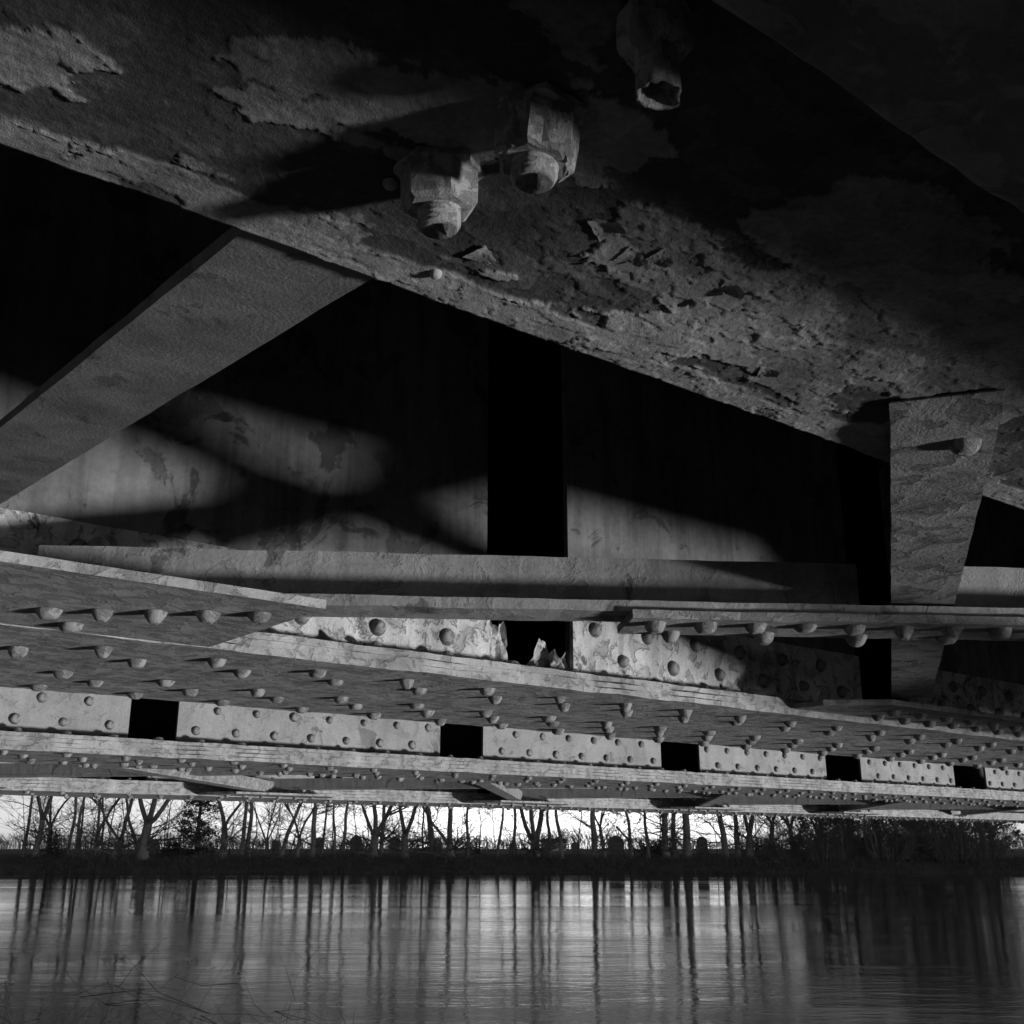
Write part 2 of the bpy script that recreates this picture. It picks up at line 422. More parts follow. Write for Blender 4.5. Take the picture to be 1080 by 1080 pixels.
def shank(mb, r, z0, z1, thread=.0030, rough=.0004):
    n = 28; vs, fs = [], []; steps = int((z0-z1)/.0008)
    for i in range(steps+1):
        z = z0 + (z1-z0)*i/steps
        for k in range(n):
            q = 2*math.pi*k/n
            ph = ((z/thread + k/n) % 1.0)
            rr = r - .0015*abs(ph*2-1) + rough*noise.noise(Vector((math.cos(q)*4, math.sin(q)*4, z*120)))
            if i >= steps-2: rr *= .93 - .06*(i-steps+2)
            vs.append((rr*math.cos(q), rr*math.sin(q), z))
    for i in range(steps):
        for k in range(n): fs.append((i*n+k, i*n+(k+1)%n, (i+1)*n+(k+1)%n, (i+1)*n+k))
    c = len(vs); vs.append((.001, -.001, z1 + .006))
    for k in range(n): fs.append((steps*n+k, steps*n+(k+1)%n, c))
    mb.add(vs, fs)
def big_bolt(x, y, r, nh, sh, rot, tilt=(0,0), washer=True, worn=False, label=None):
    u, yl = loc1(x, y)
    mb = MB(); shank(mb, r*.56, .002, -nh - sh)
    b = mb.build('bolt', M_NUT, root1, True, (u, yl, -.001)); b.rotation_euler = (tilt[0], tilt[1], 0)
    if label: b['label'] = label
    mb = MB(); hex_ring(mb, r, -.001, -nh, rot, .0030 if worn else .0007)
    hex_ring(mb, r*1.16, .001, -.0030, rot + .3, .0016, .0006)
    nn = mb.build('nut', M_NUT, b)
    return b
big_bolt(463, 178, .0225, .025, .013, R(12), (R(2), R(-3)), label='whole hexagonal nut on its threaded bolt end')
big_bolt(570, 120, .0225, .030, .011, R(40), (R(4), R(4)), worn=True, label='corroded nut with half its rim eaten away')
def broken_stud(x, y, ln):                                 # hollow, rusted-out bolt sleeve with a torn lip; (x, y) is where its mouth shows
    p = at_px(x, y, Z1 - ln); u, yl = p.x*CU + p.y*SU, -p.x*SU + p.y*CU + .11; yl = max(yl, STEP + .0165); n = 44; vs, fs = [], []
    prof = [(.0125, .002), (.0095, -.3*ln), (.0098, -.6*ln), (.0104, -ln), (.0080, -ln + .0006), (.0070, -.7*ln), (.002, -.55*ln)]
    for k in range(n):
        q = 2*math.pi*k/n
        lip = .014*max(0, math.cos(q - R(25)))**10 + .0016*noise.noise(Vector((q*2, 3, 1)))
        for j, (r_, z_) in enumerate(prof):
            e = lip if j in (3, 4) else lip*.4 if j == 2 else 0
            w = .0010*noise.noise(Vector((math.cos(q)*3, math.sin(q)*3, j*2.3)))
            vs.append(((r_ + .8*e + w)*math.cos(q), (r_ + .8*e + w)*math.sin(q), z_ + e*.5 + w))
    m = len(prof)
    for k in range(n):
        for j in range(m-1):
            a, b = k*m+j, ((k+1)%n)*m+j
            fs.append((a, b, b+1, a+1))
    fs.append(tuple(k*m+m-1 for k in range(n)))
    mb = MB(); mb.add(vs, fs); hex_ring(mb, .0175, .001, -.021, R(20), .0022); o = mb.build('bolt_sleeve', M_NUT, root1, True, (u, yl, -.001)); o['label'] = 'hollow rusted bolt sleeve with a torn lip'
broken_stud(694, 98, .0435)
def lump(name, x, y, r, zs=.6):
    u, yl = loc1(x, y); mb = MB(); d = dome(r, r*zs, 14, 5)
    mb.add([(v[0]*(1+.3*noise.noise(Vector(v)*90)), v[1]*(1+.3*noise.noise(Vector(v)*80)), v[2]*(1+.4*noise.noise(Vector(v)*70))) for v in d.v], d.f)
    return mb.build(name, M_NUT, root1, True, (u, yl, -.001))
lump('weld_bead', 411, 190, .0045, 1.1); lump('weld_bead', 459, 285, .0045, 1.2); lump('rust_nodule', 590, 165, .006, 2.6)
# curled paint flakes hanging by the bolts
def curl(parent, name, loc, size, mat, axis, bend=1.5, seed=0):
    rng = random.Random(seed); n, m = 9, 7; vs, fs = [], []
    for i in range(n):
        for j in range(m):
            a = (i/(n-1)); b = j/(m-1) - .5
            wv = size*.7*(1 - .5*a)*(1 + .4*noise.noise(Vector((a*3+seed, b*3, seed))))
            th = a*bend
            x = size*math.sin(th)/max(.3, bend); z = -size*(1-math.cos(th))/max(.3, bend)
            vs.append((x + .1*size*noise.noise(Vector((a*4, b*5+seed, 2))), b*wv*1.6, z + .06*size*noise.noise(Vector((a*6, b*6, seed)))))
    for i in range(n-1):
        for j in range(m-1):
            a = i*m+j; fs.append((a, a+1, a+m+1, a+m))
    k = len(vs)
    vs += [(x, y, z + .0007) for x, y, z in vs]
    fs += [tuple(reversed([q+k for q in f])) for f in fs]
    mb = MB(); mb.add(vs, fs); o = mb.build(name, mat, parent, True, loc); o.rotation_euler = axis; return o
FL = [(625,240,.026,-60),(500,262,.02,10),(655,265,.022,-10),(760,300,.022,-30),(690,265,.018,0),(800,390,.02,-40),(740,310,.016,40)]
for i, (x, y, s_, a) in enumerate(FL):
    u, yl = loc1(x, y)
    curl(root1, 'paint_flake', (u, yl, -.0022), s_*.8, M_FLAKE, (0, R(random.uniform(-6, 2)), R(a)), random.uniform(.35, .9), i)

# deck over everything
mb = MB(); mb.box(U0, U1, -1.3, 9.4, 0, .22)
for k in range(6): mb.box(U0, U1, -.9 + k*1.9, -.75 + k*1.9, -.02, .001)
o = mb.build('bridge_deck', M_DECK, None); o.location = (0,0,1.66); o.rotation_euler = (0,0,ANG)
tag(o, 'dark underside of the bridge deck resting on the girders', 'bridge deck')

# ------------------------------------------------------------------ bracing
def angle_bar(name, p0, p1, z0, z1, wid, t, hv, side, mat, label, group, jit=.0012, vbreak=None, rows=None, up=1):
    """L section from p0 to p1 (plan of its reference edge); horizontal leg reaches `wid` to `side`, vertical leg at its far side"""
    d = Vector((p1[0]-p0[0], p1[1]-p0[1], 0)); L = d.length; rz = math.atan2(d.y, d.x)
    root = empty(name, (p0[0], p0[1], z0), rz); root.rotation_euler = (0, -math.atan2(z1-z0, L), rz)
    tag(root, label, 'brace', group)
    xs = frange(0, L, .02)
    mb = MB(); a, b = (0, wid) if side > 0 else (-wid, 0)
    mb.sweep([(a, 0), (b, 0), (b, t), (a, t)], xs, jit); mb.build('flat_leg', mat, root)
    va, vb = (wid - t, wid) if side > 0 else (-wid, -wid + t)
    segs = [(0, L)] if not vbreak else [q for q in ((0, vbreak[0]), (vbreak[1], L)) if q[1] - q[0] > .01]
    if hv:
        for q0, q1 in segs:
            mb = MB(); mb.sweep([(va, t + .0008), (vb, t + .0008), (vb, hv), (va, hv)], frange(q0, q1, .02), jit); mb.build('upright_leg', mat, root)
    return root, L
GRP = 'lateral braces between the girders'
# brace B: nearly square to the view
B0 = Vector((-.70, 1.59 - .70*.0924)); B1 = Vector((2.4, 1.59 + 2.4*.0924))
rB, LB = angle_bar('lateral_brace', B0, B1, .336, .336, .085, .016, .098, 1, M_BRACE, 'long grey angle brace with upright lip crossing left to right below the dark web', GRP, .0014, (1.26, 1.40))
# splice plate with rivets under its right half
spl = MB(); spl.sweep([(-.012, -.0125), (.115, -.0125), (.115, -.0006), (-.012, -.0006)], frange(.88, 2.9, .02), .0016)
spl.build('splice_plate', M_FLANGE, rB)
sp = [(.92 + .077*k, .022, -.013, DOWN) for k in range(12)] + [(.96 + .15*k, .095, -.013, DOWN) for k in range(7)]
rivets(rB, sp)
# brace A: running away from the camera on the right
k_ = .356/.37
A0 = Vector((.364*k_, .997*k_)); A1 = Vector((.967*k_, 2.83*k_)); dA = (A1 - A0); A0 = A0 - dA*.042; A1 = A1 + dA*.03
rA, LA = angle_bar('lateral_brace', A0, A1, .359, .357, .092, .010, .07, -1, M_HANGER, 'scaly flat brace hanging from the near girder at the right, narrowing away', GRP, .0012, (0, .17))
for v in next(c for c in rA.children if c.name.startswith('flat_leg')).data.vertices:        # its end is dressed down to the plate
    if v.co.x < .06: v.co.z = max(v.co.z, .0085*(1 - v.co.x/.06))
rivets(rA, [(.10, -.065, .004, DOWN), (1.06, -.03, -.0005, DOWN), (1.06, -.065, -.0005, DOWN)])
# cross strut at the upper left, square to the girders
def strut_pt(u, s): w = W(u, s, 0); return Vector((w.x, w.y))
rS, LS = angle_bar('cross_strut', strut_pt(.252, .592), strut_pt(.252, 1.83), .376, .471, .096, .011, .06, -1, M_STRUT, 'plain grey strut slanting down to the left from behind the near girder', 'cross struts between the girders', .0008)
rivets(rS, [(1.18, -.05, -.0005, DOWN)])

def gusset(u0, u1, s0, s1, zb, t, cut0, cut1, label, spots, mat=M_FLANGE):
    root = empty('gusset_plate', W((u0+u1)/2, s1, zb), ANG); tag(root, label, 'gusset plate', 'gusset plates at the brace ends')
    h = (u1-u0)/2; w = s0 - s1                                 # local y from w (front, negative) to 0
    out = [(-h, w), ] if not cut0 else [(-h, w*.45), (-h + cut0, w)]
    out += [(h, w)] if not cut1 else [(h - cut1, w), (h, w*.45)]
    out += [(h, 0), (-h, 0)]
    # densify outline so that edges are uneven
    pts = []
    for i in range(len(out)):
        a, b = Vector(out[i]), Vector(out[(i+1) % len(out)]); n = max(1, int((b-a).length/.02))
        for j in range(n):
            p = a.lerp(b, j/n); pts.append((p.x + .0018*noise.noise(Vector((p.x*40, p.y*40, 1))), p.y + .0018*noise.noise(Vector((p.x*40, p.y*40, 5)))))
    mb = MB(); n = len(pts)
    mb.add([(x, y, 0) for x, y in pts] + [(x, y, t) for x, y in pts], [tuple(reversed(range(n))), tuple(range(n, 2*n))] + [(i, (i+1) % n, n+(i+1) % n, n+i) for i in range(n)])
    pl = mb.build('plate', M_EDGE, root); pl.data.materials.append(mat)
    for p in pl.data.polygons:
        if abs(p.normal.z) > .7: p.material_index = 1
    rivets(root, [(x, y, -.0005, DOWN) for x, y in spots])
    return root
gusset(-.35, .74, 1.353, 1.745, .321, .013, 0, 0, 'broad riveted gusset plate with pale front edge at the left end of the long brace',
       [(lambda w: ((w.x*CU + w.y*SU) - .195, (-w.x*SU + w.y*CU) - 1.745))(Vector((-.65 + .0725*k, 1.585 + .0924*(-.65 + .0725*k)))) for k in range(5)] + [(-.30, -.06), (-.10, -.06), (.1, -.06), (.3, -.06)])
gusset(2.28, 3.45, 1.545, 1.745, .334, .013, .12, 0, 'riveted gusset plate at the far end of the scaly right brace',
       [(-.35 + .12*k, -.13) for k in range(8)] + [(-.30 + .12*k, -.05) for k in range(8)])
# bracing of the far bay, between the third and the last girder
spots = ['leftmost', 'second from the left', 'third from the left', 'fourth from the left', 'rightmost']
for i in range(5):
    ua = 1.3 + 2.07*i; ub = ua + 2.07
    for kind in (0, 1):
        a, b = (ua, ub) if kind == 0 else (ub, ua)
        p0 = strut_pt(a, 4.66); p1 = strut_pt(b, 6.87)
        lab = ('brace running away to the right, ' if kind == 0 else 'brace running away to the left, ') + spots[i] + ' pair beyond the slotted girder'
        r_, l_ = angle_bar('lateral_brace', p0, p1, .345 + .02*kind, .345 + .02*kind, .09, .012, .07, 1 if kind else -1, M_BRACE if kind else M_FLANGE, lab, 'braces of the far bay')
        yy = .045 if kind else -.045
        rivets(r_, [(.08 + .1*k, yy, -.0005, DOWN) for k in range(3)] + [(l_ - .08 - .1*k, yy, -.0005, DOWN) for k in range(3)])
for i in range(5):
    uu = 1.3 + 2.07*i
    gusset(uu - .45, uu + .45, 6.58, 6.88, .325, .013, .12, .12, 'gusset plate on the last girder, ' + spots[i] + ' of the five', [(-.3 + .12*k, -.1) for k in range(6)])
# torn paint in the slot of the second girder, flakes lying on its edge
def torn_sheet(u, w, h, yy, seed):
    nx_, nz_ = 16, 12; vs, fs = [], []
    for i in range(nx_+1):
        a_ = i/nx_; top = h*(.55 + .30*noise.noise(Vector((a_*3, seed, 1))) + .07*noise.noise(Vector((a_*9, seed, 4))))
        top *= .35 + .65*math.sin(math.pi*min(.97, max(.03, a_)))**.6
        for j in range(nz_+1):
            b_ = j/nz_; vs.append((w*(a_ - .5)*(1 - .25*b_) + .006*noise.noise(Vector((b_*5, a_*2, seed))), .018*noise.noise(Vector((a_*4, b_*3, seed+.5))) - .012*b_*b_, top*b_))
    for i in range(nx_):
        for j in range(nz_):
            q = i*(nz_+1)+j; fs.append((q, q+nz_+1, q+nz_+2, q+1))
    k = len(vs); vs += [(x, y+.0012, z) for x, y, z in vs]; fs += [tuple(reversed([q+k for q in f])) for f in fs]
    mb = MB(); mb.add(vs, fs); mb.build('torn_paint', M_PANEL, G2, False, (u, yy, zt2 + .001))
torn_sheet(1.415, .085, .20, .100, 3); torn_sheet(1.550, .075, .15, .112, 8); torn_sheet(1.592, .07, .11, .104, 15)
for i, (u, y, s_) in enumerate([(2.34, .02, .05), (2.20, .05, .04), (2.13, .05, .03), (1.02, .05, .03), (.62, .05, .03)]):
    c = curl(G2, 'paint_flake', (u, y, zt2 + .012 + .3*s_), s_, M_PANEL, (R(30*i), R(60), R(50*i + 20)), 1.2, 60+i)

# ------------------------------------------------------------------ river, banks, field
def grid_sheet(name, xs, ys, zf, mat):
    vs = [(x, y, zf(x, y)) for x in xs for y in ys]; m = len(ys)
    fs = [(i*m+j, (i+1)*m+j, (i+1)*m+j+1, i*m+j+1) for i in range(len(xs)-1) for j in range(m-1)]
    mb = MB(); mb.add(vs, fs); o = mb.build(name, mat, None, True); return tag(o, kind='structure')
BANK_Y = 94.0
def shore(x): return BANK_Y + 1.2*noise.noise(Vector((x*.03, 2, 0))) + .4*noise.noise(Vector((x*.2, 5, 0)))
grid_sheet('river_water', [-900, -60, 60, 900], [11.5, 30, 60, 99], lambda x, y: WATER_Z, M_WATER)
def ground_z(x, y):
    t = (y - shore(x))
    top = -.78 + .15*noise.noise(Vector((x*.05, y*.05, 1)))
    top += .32*max(0, min(1, (t - 4.5)/4))
    if t < 0: return WATER_Z - .25
    if t > 3.4: return top
    k = t/3.4; k = k**.55
    return WATER_Z - .1 + (top - WATER_Z + .1)*k + .12*noise.noise(Vector((x*.9, y*.9, 3)))
xs = [-900, -300] + frange(-75, 75, .8) + [300, 900]
ys = [93.0] + frange(93.4, 98.4, .35) + [100, 103, 108, 116, 130, 170, 300, 800, 2500]
gr = grid_sheet('far_bank', xs, ys, ground_z, M_BANK)
gr.data.materials.append(M_FIELD)
for p in gr.data.polygons:
    if p.center.y > 100: p.material_index = 1
o = grid_sheet('gravel_lane', frange(-60, 37, 3), [104, 106.5], lambda x, y: ground_z(x, 103) + .12, M_PATH)
# near bank under the left edge
def near_z(x, y): return -2.3 + .5*max(0, min(1, (6 - y)/5)) + .12*noise.noise(Vector((x*.8, y*.8, 0))) - .5*max(0, y - 7.5)
grid_sheet('near_bank', frange(-9, -.2, .4), frange(3.2, 8.5, .4), near_z, M_BANK)

# ------------------------------------------------------------------ trees
def grow(mb, p, d, r, length, level, rng, maxlevel, seg=.7, wander=.16, up=.05, sides=6):
    n = max(3, int(length/seg)); pts = [p.copy()]; rad = [r]; dirs = [d.normalized()]
    q = p.copy(); dd = d.normalized()
    for i in range(n):
        dd = (dd + Vector((rng.gauss(0, wander), rng.gauss(0, wander*.6), rng.gauss(0, wander*.6) + up))).normalized()
        q = q + dd*(length/n); pts.append(q.copy()); rad.append(max(.009, r*(1 - .8*(i+1)/n))); dirs.append(dd.copy())
    mb.tube(pts, rad, sides, level < 2)
    if level >= maxlevel: return
    nb = {1: 8, 2: 8, 3: 4}.get(level, 3)
    for k in range(nb):
        t = rng.uniform(.18, .98); i = min(n-1, int(t*n)); base = pts[i].lerp(pts[i+1], t*n - i) if i+1 <= n else pts[i]
        a = rng.uniform(0, 6.28); side = Vector((math.cos(a), .6*math.sin(a), rng.uniform(-.25, .5)))
        nd = (dirs[i]*rng.uniform(.3, .9) + side*rng.uniform(.5, 1.0)).normalized()
        grow(mb, base, nd, max(.016, rad[i]*rng.uniform(.35, .6)), length*rng.uniform(.35, .62)*(1 - .3*t), level+1, rng, maxlevel, seg*.7, wander*1.25, up*.6 - .01, 5 if level < 2 else 4)
def bare_tree(pxx, wpx, lean, fork, label, group, dist=98.5, seed=0, pale=False, hgt=15, limbs=None, kind='bare_tree'):
    """pxx: where it stands, wpx: trunk thickness in the photo, lean: sideways metres per metre, fork: height of the fork (None: pole)"""
    rng = random.Random(1000 + seed)
    X = (pxx - 540)/1221.5*dist; z0 = ground_z(X, dist) - .1
    r = wpx/1221.5*dist/2
    root = empty(kind, (X, dist, z0)); tag(root, label, 'tree', group)
    mt = M_PALEBARK if pale else M_BARK
    tr = MB(); cr = MB()
    fh = fork if fork else hgt*.75
    n = max(4, int(fh/.5)); pts, rad = [], []
    for i in range(n+1):
        t = i/n; zz = fh*t
        pts.append(Vector((lean*zz + .22*noise.noise(Vector((zz*.45, seed*1.7, 1)))*min(1, zz*.6), .1*noise.noise(Vector((zz*.5, seed, 7))), zz)))
        rad.append(r*(1.0 - (.25 if fork else .7)*t + .45*math.exp(-zz/.35)))
    tr.tube(pts, rad, 9); top = pts[-1]; d0 = (pts[-1] - pts[-2]).normalized()
    lm = limbs if limbs else [(-.45, .7), (.35, .7), (.05, .6)]
    if fork:
        for lx, k in lm:
            d = (d0 + Vector((lx*1.3, rng.uniform(-.35, .35), .1))).normalized()
            grow(cr, top - d0*.15, d, rad[-1]*k*1.05, (hgt - fh)*rng.uniform(.75, 1), 1, rng, 4 if wpx > 5 else 3, .8, .12)
    for k in range(11 if wpx > 5 else 7):                                  # low branches from the trunk
        t = rng.uniform(.10, .98) if fork else rng.uniform(.10, .98)**1.5; i = min(n-1, int(t*n)); a = rng.uniform(0, 6.28)
        d = Vector((math.cos(a), .5*math.sin(a), rng.uniform(-.1, .9))).normalized()
        grow(cr, pts[i], d, max(.022, rad[i]*rng.uniform(.14, .32)), rng.uniform(1.6, 4.4), 2, rng, 4, .45, .2, .02, 5)
    tr.build('trunk', mt, root, True); cr.build('crown', M_TWIG if not pale else mt, root, True)
    return root
TG = 'bare trees along the far bank'
T = [ # px, width, lean, fork, label, dist, limbs, height
 (37, 7, .10, 3.2, 'bare tree leaning right, leftmost large trunk on the far bank', 98.5, None, 14),
 (24, 4, .02, None, 'thin bare tree at the very left end of the far bank', 99.5, None, 12),
 (53, 5, -.12, 2.6, 'bare tree leaning left behind the dark conical bush', 100, None, 13),
 (71, 4, .05, None, 'slim straight trunk, left one of two set close together left of the forked leaner', 98, None, 15),
 (77, 4, .08, None, 'slim straight trunk, right one of two set close together left of the forked leaner', 98.4, None, 15),
 (84, 3, -.03, None, 'very thin sapling just right of the two close slim trunks', 99, None, 10),
 (99, 6, .04, 2.2, 'crooked bare tree forking at half height between slim trunks and the leaner', 98, [(-.3,.7),(.25,.7)], 13),
 (109, 3, -.12, None, 'thin sapling leaning left beside the forked leaner', 99, None, 11),
 (119, 7, .26, 1.6, 'bare tree leaning right with a V fork, left of the thickest trunk', 98, [(-.75,.6),(.10,.85)], 14),
 (147, 4, -.34, None, 'thin trunk leaning hard left across the thickest tree', 98.6, None, 12),
 (150, 12, .07, 3.0, 'thickest dark trunk at the left with great spreading limbs', 97.5, [(-.5,.6),(.75,.62),(.15,.7)], 18),
 (235, 8, -.03, 2.8, 'bare forked tree just right of the loose evergreen', 98, [(-.15,.8),(.5,.55)], 15),
 (254, 5, .05, None, 'twin stemmed bare tree right of the evergreen, left stem', 98, None, 15),
 (261, 5, .02, None, 'twin stemmed bare tree right of the evergreen, right stem', 98.3, None, 15),
 (283, 4, -.10, 1.5, 'low fan of thin branches left of the right leaning trunk', 99, [(-.5,.7),(.2,.7),(.6,.6)], 9),
 (295, 5, .33, None, 'slender trunk leaning strongly right, right of the fan of branches', 98, None, 13),
 (313, 5, .02, 1.7, 'slender tree forking low into two upright stems', 98, [(-.15,.7),(.18,.7)], 13),
 (329, 6, .02, None, 'straight bare trunk beside a dark rounded headstone', 98, None, 15),
 (339, 3, .07, None, 'thin sapling close on the right of the straight trunk by the headstone', 98.5, None, 12),
 (354, 3, -.09, None, 'thin sapling leaning left in the bright gap', 98, None, 12),
 (362, 4, .04, None, 'slim straight trunk in the bright gap left of the pale headstone', 98.2, None, 14),
 (394, 10, .0, 1.9, 'stout bare tree splitting low into several upright limbs', 97.8, [(-.5,.55),(-.1,.75),(.25,.7)], 16),
 (402, 5, .03, None, 'straight slim trunk pressed against the stout split tree', 98.4, None, 15),
 (427, 9, .0, 2.0, 'bare tree opening in a wide V above a thick base', 97.8, [(-.42,.7),(.45,.7)], 15),
 (446, 2.6, -.02, None, 'hair thin sapling right of the wide V tree', 98.5, None, 10),
 (457, 7, -.12, None, 'bent bare trunk leaning left beside a dark rounded stone', 98, None, 15),
 (475, 9, .0, 1.2, 'sturdy upright trunk with one low limb parting to its left', 97.8, [(-.55,.5),(.03,.9)], 16),
 (493, 3.4, .0, None, 'dead straight pole like trunk standing alone', 98, None, 16),
 (524, 3.4, .12, None, 'thin crooked trunk leaning right near the middle of the bank', 98.2, None, 12),
 (543, 4, .0, None, 'slim trunk just left of the many limbed tree at centre', 98.2, None, 13),
 (564, 11, .0, 1.5, 'many limbed tree at the centre, splayed like a fan', 97.7, [(-.65,.6),(-.35,.6),(.28,.75)], 17),
 (579, 4, .0, None, 'slim trunk close on the right of the splayed centre tree', 98.3, None, 14),
 (593, 4.5, -.10, None, 'slim trunk leaning left with pale roots at the waterline', 97.4, None, 14),
 (627, 7, .0, None, 'straight medium trunk right of the pale house', 98, None, 15),
 (638, 4, -.14, 2.8, 'thin trunk leaning left beside the straight medium one', 98.3, None, 13),
 (667, 4, -.12, None, 'thin trunk leaning left above the fallen branch', 98.2, None, 14),
 (684, 4, -.05, None, 'thin trunk at the right end of the fallen branch', 98, None, 14),
 (703, 8, -.04, 3.4, 'left trunk of the three stout ones standing together right of centre', 97.8, [(-.35,.6),(.1,.8)], 16),
 (713, 6, -.03, None, 'middle trunk of the three stout ones standing together right of centre', 98.1, None, 15),
 (725, 9, .0, None, 'right and thickest trunk of the three standing together right of centre', 97.8, None, 17),
 (766, 7, -.07, None, 'stout trunk leaning left, right of the lone dark headstone', 98, None, 15),
 (779, 6, -.02, None, 'straight trunk between the left leaner and the low forked tree', 98.2, None, 15),
 (791, 9, .0, 2.0, 'low forked tree at the right end of the open bank', 97.9, [(-.4,.6),(.45,.65),(.05,.5)], 15),
 (815, 6, .05, 3.0, 'bare tree at the left rim of the dark thicket', 98, None, 14),
 (838, 6, -.06, 2.6, 'bare tree standing in the thicket below the last patches of sky', 98, None, 14),
 (862, 5, .04, 2.2, 'dark bare tree inside the thicket left of the pale trunk', 98.5, None, 13),
 (893, 5, -.03, 2.8, 'dark bare tree just left of the pale trunk', 99, None, 13),
 (945, 7, .1, 2.4, 'dark tree in the thicket right of the pale trunk', 98, None, 14),
 (975, 6, -.1, 2.2, 'dark leaning tree in the right hand thicket', 98.6, None, 13),
 (1005, 7, .05, 2.6, 'dark tree second from the right end of the bank', 98, None, 14),
 (1040, 7, -.05, 2.4, 'dark tree at the right end of the bank', 98.4, None, 14),
]
for i, (p_, w_, ln, fk, lab, ds, lim, hg) in enumerate(T):
    bare_tree(p_, w_, ln, fk, lab, TG, ds, i, False, hg, lim)
bare_tree(916, 4, .0, None, 'pale slim trunk standing out of the dark thicket at the right', TG, 97.2, 77, True, 11)
# thin background saplings
rng0 = random.Random(31)
for k in range(44):
    pxx = rng0.uniform(15, 830); ds = rng0.uniform(101, 113); X = (pxx-540)/1221.5*ds; rng = random.Random(500+k); mb = MB()
    grow(mb, Vector((0,0,-.1)), Vector((rng.gauss(0,.10), 0, 1)), rng.uniform(.035, .075), rng.uniform(5, 10), 1, rng, 3, .6, .07, .02, 5)
    o = mb.build('sapling', M_TWIG, None, True); o.location = (X, ds, ground_z(X, ds))
    tag(o, 'hair thin bare sapling in the thin growth behind the big trunks', 'tree', 'saplings behind the big trunks')
# evergreen
def leafy(pxx, dist, w, h, nleaf, seed, label, name='evergreen_tree', cat='tree', ls=.16, cone=.5, group=None):
    rng = random.Random(seed); X = (pxx-540)/1221.5*dist; z0 = ground_z(X, dist) - .1
    root = empty(name, (X, dist, z0)); tag(root, label, cat, group)
    tr = MB(); tr.tube([Vector((.05*noise.noise(Vector((z, seed, 0))), 0, z)) for z in frange(0, h*.95, .5)], [.16*w/3*(1 - .9*z/h) + .02 for z in frange(0, h*.95, .5)], 7)
    cr = MB()
    clumps = []
    for k in range(int(26*w)):
        t = rng.random()**1.1; zz = h*(.06 + .92*t); rr = w/2*(1 - cone*t)*math.sqrt(rng.random())*rng.uniform(.8, 1.25); a = rng.uniform(0, 6.28)
        c = Vector((rr*math.cos(a), rr*math.sin(a), zz + .25*noise.noise(Vector((a, rr, seed)))))
        clumps.append(c); tr.tube([Vector((0,0,max(.1, zz - .4*rr))), c], [.025, .008], 4, False)
    for k in range(nleaf):
        c = rng.choice(clumps); p = c + Vector((rng.gauss(0,.26), rng.gauss(0,.26), rng.gauss(0,.17)))
        a = Vector((rng.gauss(0,1), rng.gauss(0,1), rng.gauss(0,.6))).normalized(); b = a.cross(Vector((rng.random(), rng.random(), rng.random()+.1))).normalized()
        s_ = ls*rng.uniform(.5, 1.2)
        cr.add([p - a*s_, p + b*s_*.35, p + a*s_, p - b*s_*.35], [(0,1,2,3)])
    tr.build('trunk', M_BARK, root); cr.build('crown', M_LEAF, root)
    return root
leafy(207, 100, 4.6, 6.4, 5200, 5, 'loose leafy evergreen standing among the bare trees at the left', cone=.45)
leafy(56, 99, 1.5, 2.4, 900, 6, 'dark conical bush at the foot of leaning trunks at far left', 'evergreen_bush', 'bush', .14, .8)
leafy(685, 101, 2.6, 1.1, 700, 8, 'low dark evergreen bush below the fallen branch', 'evergreen_bush', 'bush', .14, .3)
leafy(700, 104, 2.4, 1.4, 700, 9, 'low rounded evergreen bush behind the three stout trunks', 'evergreen_bush', 'bush', .14, .3)
leafy(182, 102, 2.4, 1.2, 700, 10, 'low spreading bush at the left foot of the evergreen', 'evergreen_bush', 'bush', .14, .3)
leafy(503, 108, 1.1, 1.5, 500, 11, 'small upright bush right of the pole like trunk', 'evergreen_bush', 'bush', .12, .4)
# headstones of the graveyard beyond the bank
def headstone(pxx, dist, w, h, label, rot=0, arch=.5):
    X = (pxx-540)/1221.5*dist; root = empty('headstone', (X, dist, ground_z(X, dist) - .02), rot); tag(root, label, 'headstone', 'headstones in the graveyard beyond the bank')
    n = 14; pts = [(-w/2, .18), (w/2, .18), (w/2, h - w*arch)] + [(w/2*math.cos(math.pi*k/n), h - w*arch + w*arch*math.sin(math.pi*k/n)) for k in range(1, n)] + [(-w/2, h - w*arch)]
    mb = MB(); m = len(pts); t = .16
    mb.add([(x, -t, z) for x, z in pts] + [(x, t, z) for x, z in pts], [tuple(range(m)), tuple(reversed(range(m, 2*m)))] + [(i, m+i, m+(i+1) % m, (i+1) % m) for i in range(m)])
    mb.build('tablet', M_STONE, root)
    mb = MB(); mb.box(-w/2 - .12, w/2 + .12, -.3, .3, -.1, .178); mb.build('plinth', M_STONE, root)
HS = [(160, 108, 1.25, 1.35, 'broad dark headstone right of the thickest trunk'), (336, 109, .75, 1.55, 'narrow dark headstone behind the straight trunk'),
      (290, 112, .8, 1.3, 'dark headstone behind the strongly leaning slender trunk'),
      (375, 112, 1.2, 1.7, 'wide arched headstone in the bright gap left of the stout split tree'), (416, 110, 1.0, 1.6, 'arched headstone between stout split tree and wide V tree'),
      (460, 109, .95, 1.45, 'rounded dark headstone right of the bent trunk'), (650, 108, 1.5, 1.7, 'largest rounded headstone, left of the fallen branch'),
      (741, 108, 1.0, 1.55, 'lone dark arched headstone right of the three stout trunks'), (607, 114, .8, 1.2, 'small square headstone right of the pale house'),
      (541, 113, .8, 1.1, 'small headstone behind the slim trunk left of centre tree')]
for h_ in HS: headstone(*h_)
